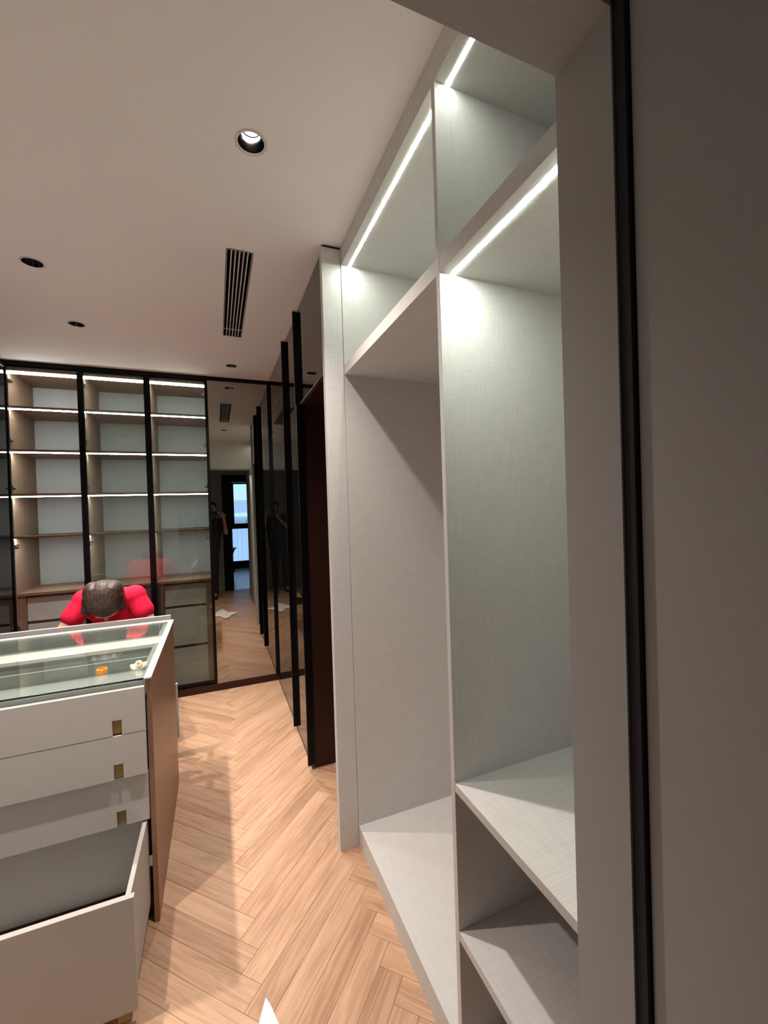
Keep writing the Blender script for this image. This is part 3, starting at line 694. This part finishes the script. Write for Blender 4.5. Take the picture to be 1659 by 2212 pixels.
def person(label, j, hair_m, top_m, hc, hf, ht, hands, sleeve=0.55, loc=(0, 0, 0), skin='skin'):
    t = thing('person', label, 'person', loc)
    bm = bmesh.new(); P, rot = head_parts(bm, hc, hf, ht)
    limb(bm, j['neck'], P(0, -0.02, -0.05), 0.056, 0.050)
    limb(bm, j['sl'], j['sr'], 0.050, 0.050); limb(bm, j['neck'], j['chest'], 0.07, 0.10)
    for s in 'lr':
        limb(bm, j['s'+s], j['h'+s], 0.062, 0.085); limb(bm, j['s'+s], j['e'+s], 0.046, 0.036); limb(bm, j['e'+s], j['w'+s], 0.037, 0.025)
        limb(bm, j['h'+s], j['k'+s], 0.078, 0.052); limb(bm, j['k'+s], j['a'+s], 0.052, 0.036); limb(bm, j['a'+s]+V((0, 0, -0.02)), j['a'+s]+j['toe']*0.17+V((0, 0, -0.035)), 0.036, 0.026)
    limb(bm, j['chest'], j['pelvis'], 0.105, 0.10)
    for (s, d, n, ts, cu) in hands: hand(bm, j['w'+s], d, n, ts, cu, 0.95)
    remeshed('body', bm, M[skin], t, 0.0055, 2)
    bm = bmesh.new()                                   # shirt
    limb(bm, j['sl'], j['sr'], 0.060, 0.060); limb(bm, j['chest'], j['pelvis'], 0.128, 0.122); 
    for s in 'lr':
        limb(bm, j['s'+s], j['h'+s], 0.068, 0.100); e = j['s'+s].lerp(j['e'+s], sleeve); limb(bm, j['s'+s], e, 0.060, 0.064)
    limb(bm, j['sl'].lerp(j['neck'], 0.6), j['sr'].lerp(j['neck'], 0.6), 0.070, 0.070)
    ellip(bm, (j['sl']+j['sr'])/2*0.75+j['chest']*0.25, (0.165, 0.085, 0.080) if abs(j['chest'].z-j['neck'].z) < 0.12 else (0.15, 0.09, 0.09))
    remeshed('shirt', bm, top_m, t, 0.008, 6)
    bm = bmesh.new()
    limb(bm, j['hl'], j['hr'], 0.112, 0.112)
    for s in 'lr': limb(bm, j['h'+s], j['k'+s], 0.094, 0.068); limb(bm, j['k'+s], j['a'+s], 0.068, 0.056)
    remeshed('trousers', bm, M['darkcloth'], t, 0.010, 3)
    for s in 'lr':
        bm = bmesh.new(); a = j['a'+s]; limb(bm, a+V((0, 0, -0.045)), a+j['toe']*0.18+V((0, 0, -0.055)), 0.044, 0.032); remeshed('shoe', bm, M['blackmetal'], t, 0.008, 1)
    for sgn in (-1, 1):
        bm = bmesh.new(); ellip(bm, P(sgn*0.031, 0.074, 0.002), (0.013, 0.010, 0.008), rot, 12); obj('eye', bm, M['eye'], t, smooth=True)
    bm = bmesh.new(); ellip(bm, P(0, 0.087, -0.063), (0.021, 0.007, 0.006), rot, 12); obj('mouth', bm, M['lip'], t, smooth=True)
    return t, P, rot
# woman in red bending over the far side of the island
j = dict(pelvis=V((-0.62, 3.40, 0.865)), chest=V((-0.62, 3.06, 0.955)), neck=V((-0.622, 2.975, 1.005)),
         sl=V((-0.748, 3.00, 1.030)), sr=V((-0.488, 3.00, 1.030)), hl=V((-0.70, 3.42, 0.84)), hr=V((-0.57, 3.42, 0.84)),
         el=V((-0.880, 2.94, 0.815)), er=V((-0.375, 2.95, 0.80)), wl=V((-0.73, 2.93, 0.600)), wr=V((-0.50, 2.93, 0.600)),
         kl=V((-0.70, 3.33, 0.46)), kr=V((-0.52, 3.33, 0.46)), al=V((-0.71, 3.42, 0.085)), ar=V((-0.51, 3.42, 0.085)), toe=V((0, -1, 0)))
w1_, P, rot = person('person in a red T-shirt with brown hair bending over the island', j, M['hair'], M['red'], (-0.622, 2.885, 1.028), (0.02, -0.12, -1), (0.06, -0.97, 0.10),
           [('l', (0.2, -0.25, -0.9), (1, 0, 0), -1, 0.5), ('r', (-0.2, -0.25, -0.9), (-1, 0, 0), 1, 0.5)], loc=(-0.6, 3.35, 0), sleeve=0.40)
bm = bmesh.new()
ellip(bm, P(0, -0.024, 0.040), (0.095, 0.108, 0.086), rot); ellip(bm, P(0, -0.070, 0.0), (0.088, 0.062, 0.085), rot)
for sgn in (-1, 1):
    ellip(bm, P(sgn*0.050, -0.060, 0.035), (0.052, 0.066, 0.075), rot)
    for k in range(6): limb(bm, P(sgn*(0.080+0.003*k), -0.060+0.020*k, 0.040), P(sgn*(0.088-0.002*k), -0.05+0.022*k, -0.045), 0.017, 0.010, 10)
limb(bm, P(0.082, -0.03, 0.03), P(0.112, 0.000, -0.045), 0.022, 0.008, 10); limb(bm, P(0.080, -0.01, 0.03), P(0.100, 0.035, -0.035), 0.018, 0.007, 10)
for k in range(32):                                      # locks drawn back to the clip
    a = -1.75+3.5*k/31; q = None
    for u in range(7):
        v = u/6; x = math.sin(a)*0.098*(1-v**1.6); y = (0.062*math.cos(a)-0.015)*(1-v)+(-0.100)*v; z = 0.040+0.088*math.sqrt(max(0.0, 1-(x/0.100)**2-((y+0.024)/0.118)**2))
        p = P(x, y, z)
        if q is not None: limb(bm, q, p, 0.0052, 0.0052, 8)
        q = p
remeshed('hair', bm, M['hair'], w1_, 0.0045, 1, label='brown hair tied back')
bm = bmesh.new(); ellip(bm, P(0.002, -0.088, 0.098), (0.010, 0.006, 0.008), rot, 10); obj('hair_clip', bm, M['chrome'], w1_, smooth=True, label='bright silver hair clip')
# the photographer, seen in the mirror only
j = dict(pelvis=V((-0.145, -0.360, 0.930)), chest=V((-0.135, -0.350, 1.260)), neck=V((-0.130, -0.340, 1.430)),
         sl=V((-0.315, -0.340, 1.380)), sr=V((0.045, -0.340, 1.380)), hl=V((-0.235, -0.360, 0.900)), hr=V((-0.055, -0.360, 0.900)),
         el=V((-0.285, -0.140, 1.200)), er=V((0.155, -0.180, 1.170)), wl=V((-0.090, -0.105, 1.425)), wr=V((0.125, -0.105, 1.425)),
         kl=V((-0.245, -0.340, 0.490)), kr=V((-0.055, -0.340, 0.490)), al=V((-0.255, -0.380, 0.085)), ar=V((-0.055, -0.380, 0.085)), toe=V((0, 1, 0)))
p2, P2, rot2 = person('photographer in a dark T-shirt holding up a phone, seen dimly in the mirror', j, M['hairb'], M['darkcloth'], (-0.065, -0.30, 1.600), (0.25, 0.95, -0.12), (0, 0.05, 1),
           [('l', (0.35, 0.1, 0.9), (0.3, 0.9, 0), 1, 0.55), ('r', (-0.35, 0.1, 0.9), (-0.3, 0.9, 0), -1, 0.55)], loc=(-0.1, -0.35, 0), skin='skind', sleeve=0.7)
bm = bmesh.new(); ellip(bm, P2(0, -0.026, 0.045), (0.086, 0.098, 0.080), rot2); ellip(bm, P2(0, -0.062, 0.0), (0.078, 0.05, 0.07), rot2); remeshed('hair', bm, M['hairb'], p2, 0.006, 1)
ph = thing('phone', 'dark phone held up in front of the photographer, seen in the mirror', 'phone', (0.0, -0.05, 1.47))
bm = bmesh.new(); bx(bm, -0.075, 0.075, -0.050, -0.042, 1.485, 1.557, 0.003); obj('case', bm, M['phone'], ph)
bm = bmesh.new(); bx(bm, 0.030, 0.066, -0.042, -0.039, 1.503, 1.540, 0.001); obj('lens_plate', bm, M['chrome'], ph)

# crate of cleaning things by the doorway, seen only as a reflection
cr_ = thing('storage_crate', 'small black crate with a yellow cloth and a white bottle, seen only in the reflections', 'crate', (-0.33, 0.80, 0))
box('base', -0.46, -0.20, 0.66, 0.94, 0.002, 0.03, M['phone'], cr_)
for (a, b, c, d) in ((-0.46, -0.20, 0.66, 0.672), (-0.46, -0.20, 0.928, 0.94), (-0.46, -0.448, 0.672, 0.928), (-0.212, -0.20, 0.672, 0.928)): box('wall', a, b, c, d, 0.03, 0.11, M['phone'], cr_)
yc = thing('yellow_cloth', 'crumpled yellow cloth lying in the small black crate', 'cloth', (-0.27, 0.80, 0.03))
bm = bmesh.new(); bmesh.ops.create_icosphere(bm, subdivisions=4, radius=1.0)
for v in bm.verts:
    n = 1+0.5*noise.noise(v.co*2.2)+0.2*noise.noise(v.co*6); v.co = V((-0.275+v.co.x*0.052*n, 0.80+v.co.y*0.095*n, 0.086+v.co.z*0.052*n))
obj('cloth_folds', bm, M['yellow'], yc, smooth=True)
bt = thing('bottle', 'white plastic bottle standing in the small black crate', 'bottle', (-0.39, 0.80, 0.03))
bm = bmesh.new(); rg = lathe(bm, -0.39, 0.80, [(0.036, 0.032), (0.038, 0.04), (0.038, 0.17), (0.030, 0.20), (0.013, 0.215), (0.013, 0.235)]); cap(bm, rg[0], True); cap(bm, rg[-1]); obj('body', bm, M['paper'], bt, smooth=False)
bm = bmesh.new(); rg = lathe(bm, -0.39, 0.80, [(0.016, 0.232), (0.016, 0.262)]); cap(bm, rg[0], True); cap(bm, rg[-1]); obj('cap', bm, M['amber'], bt)
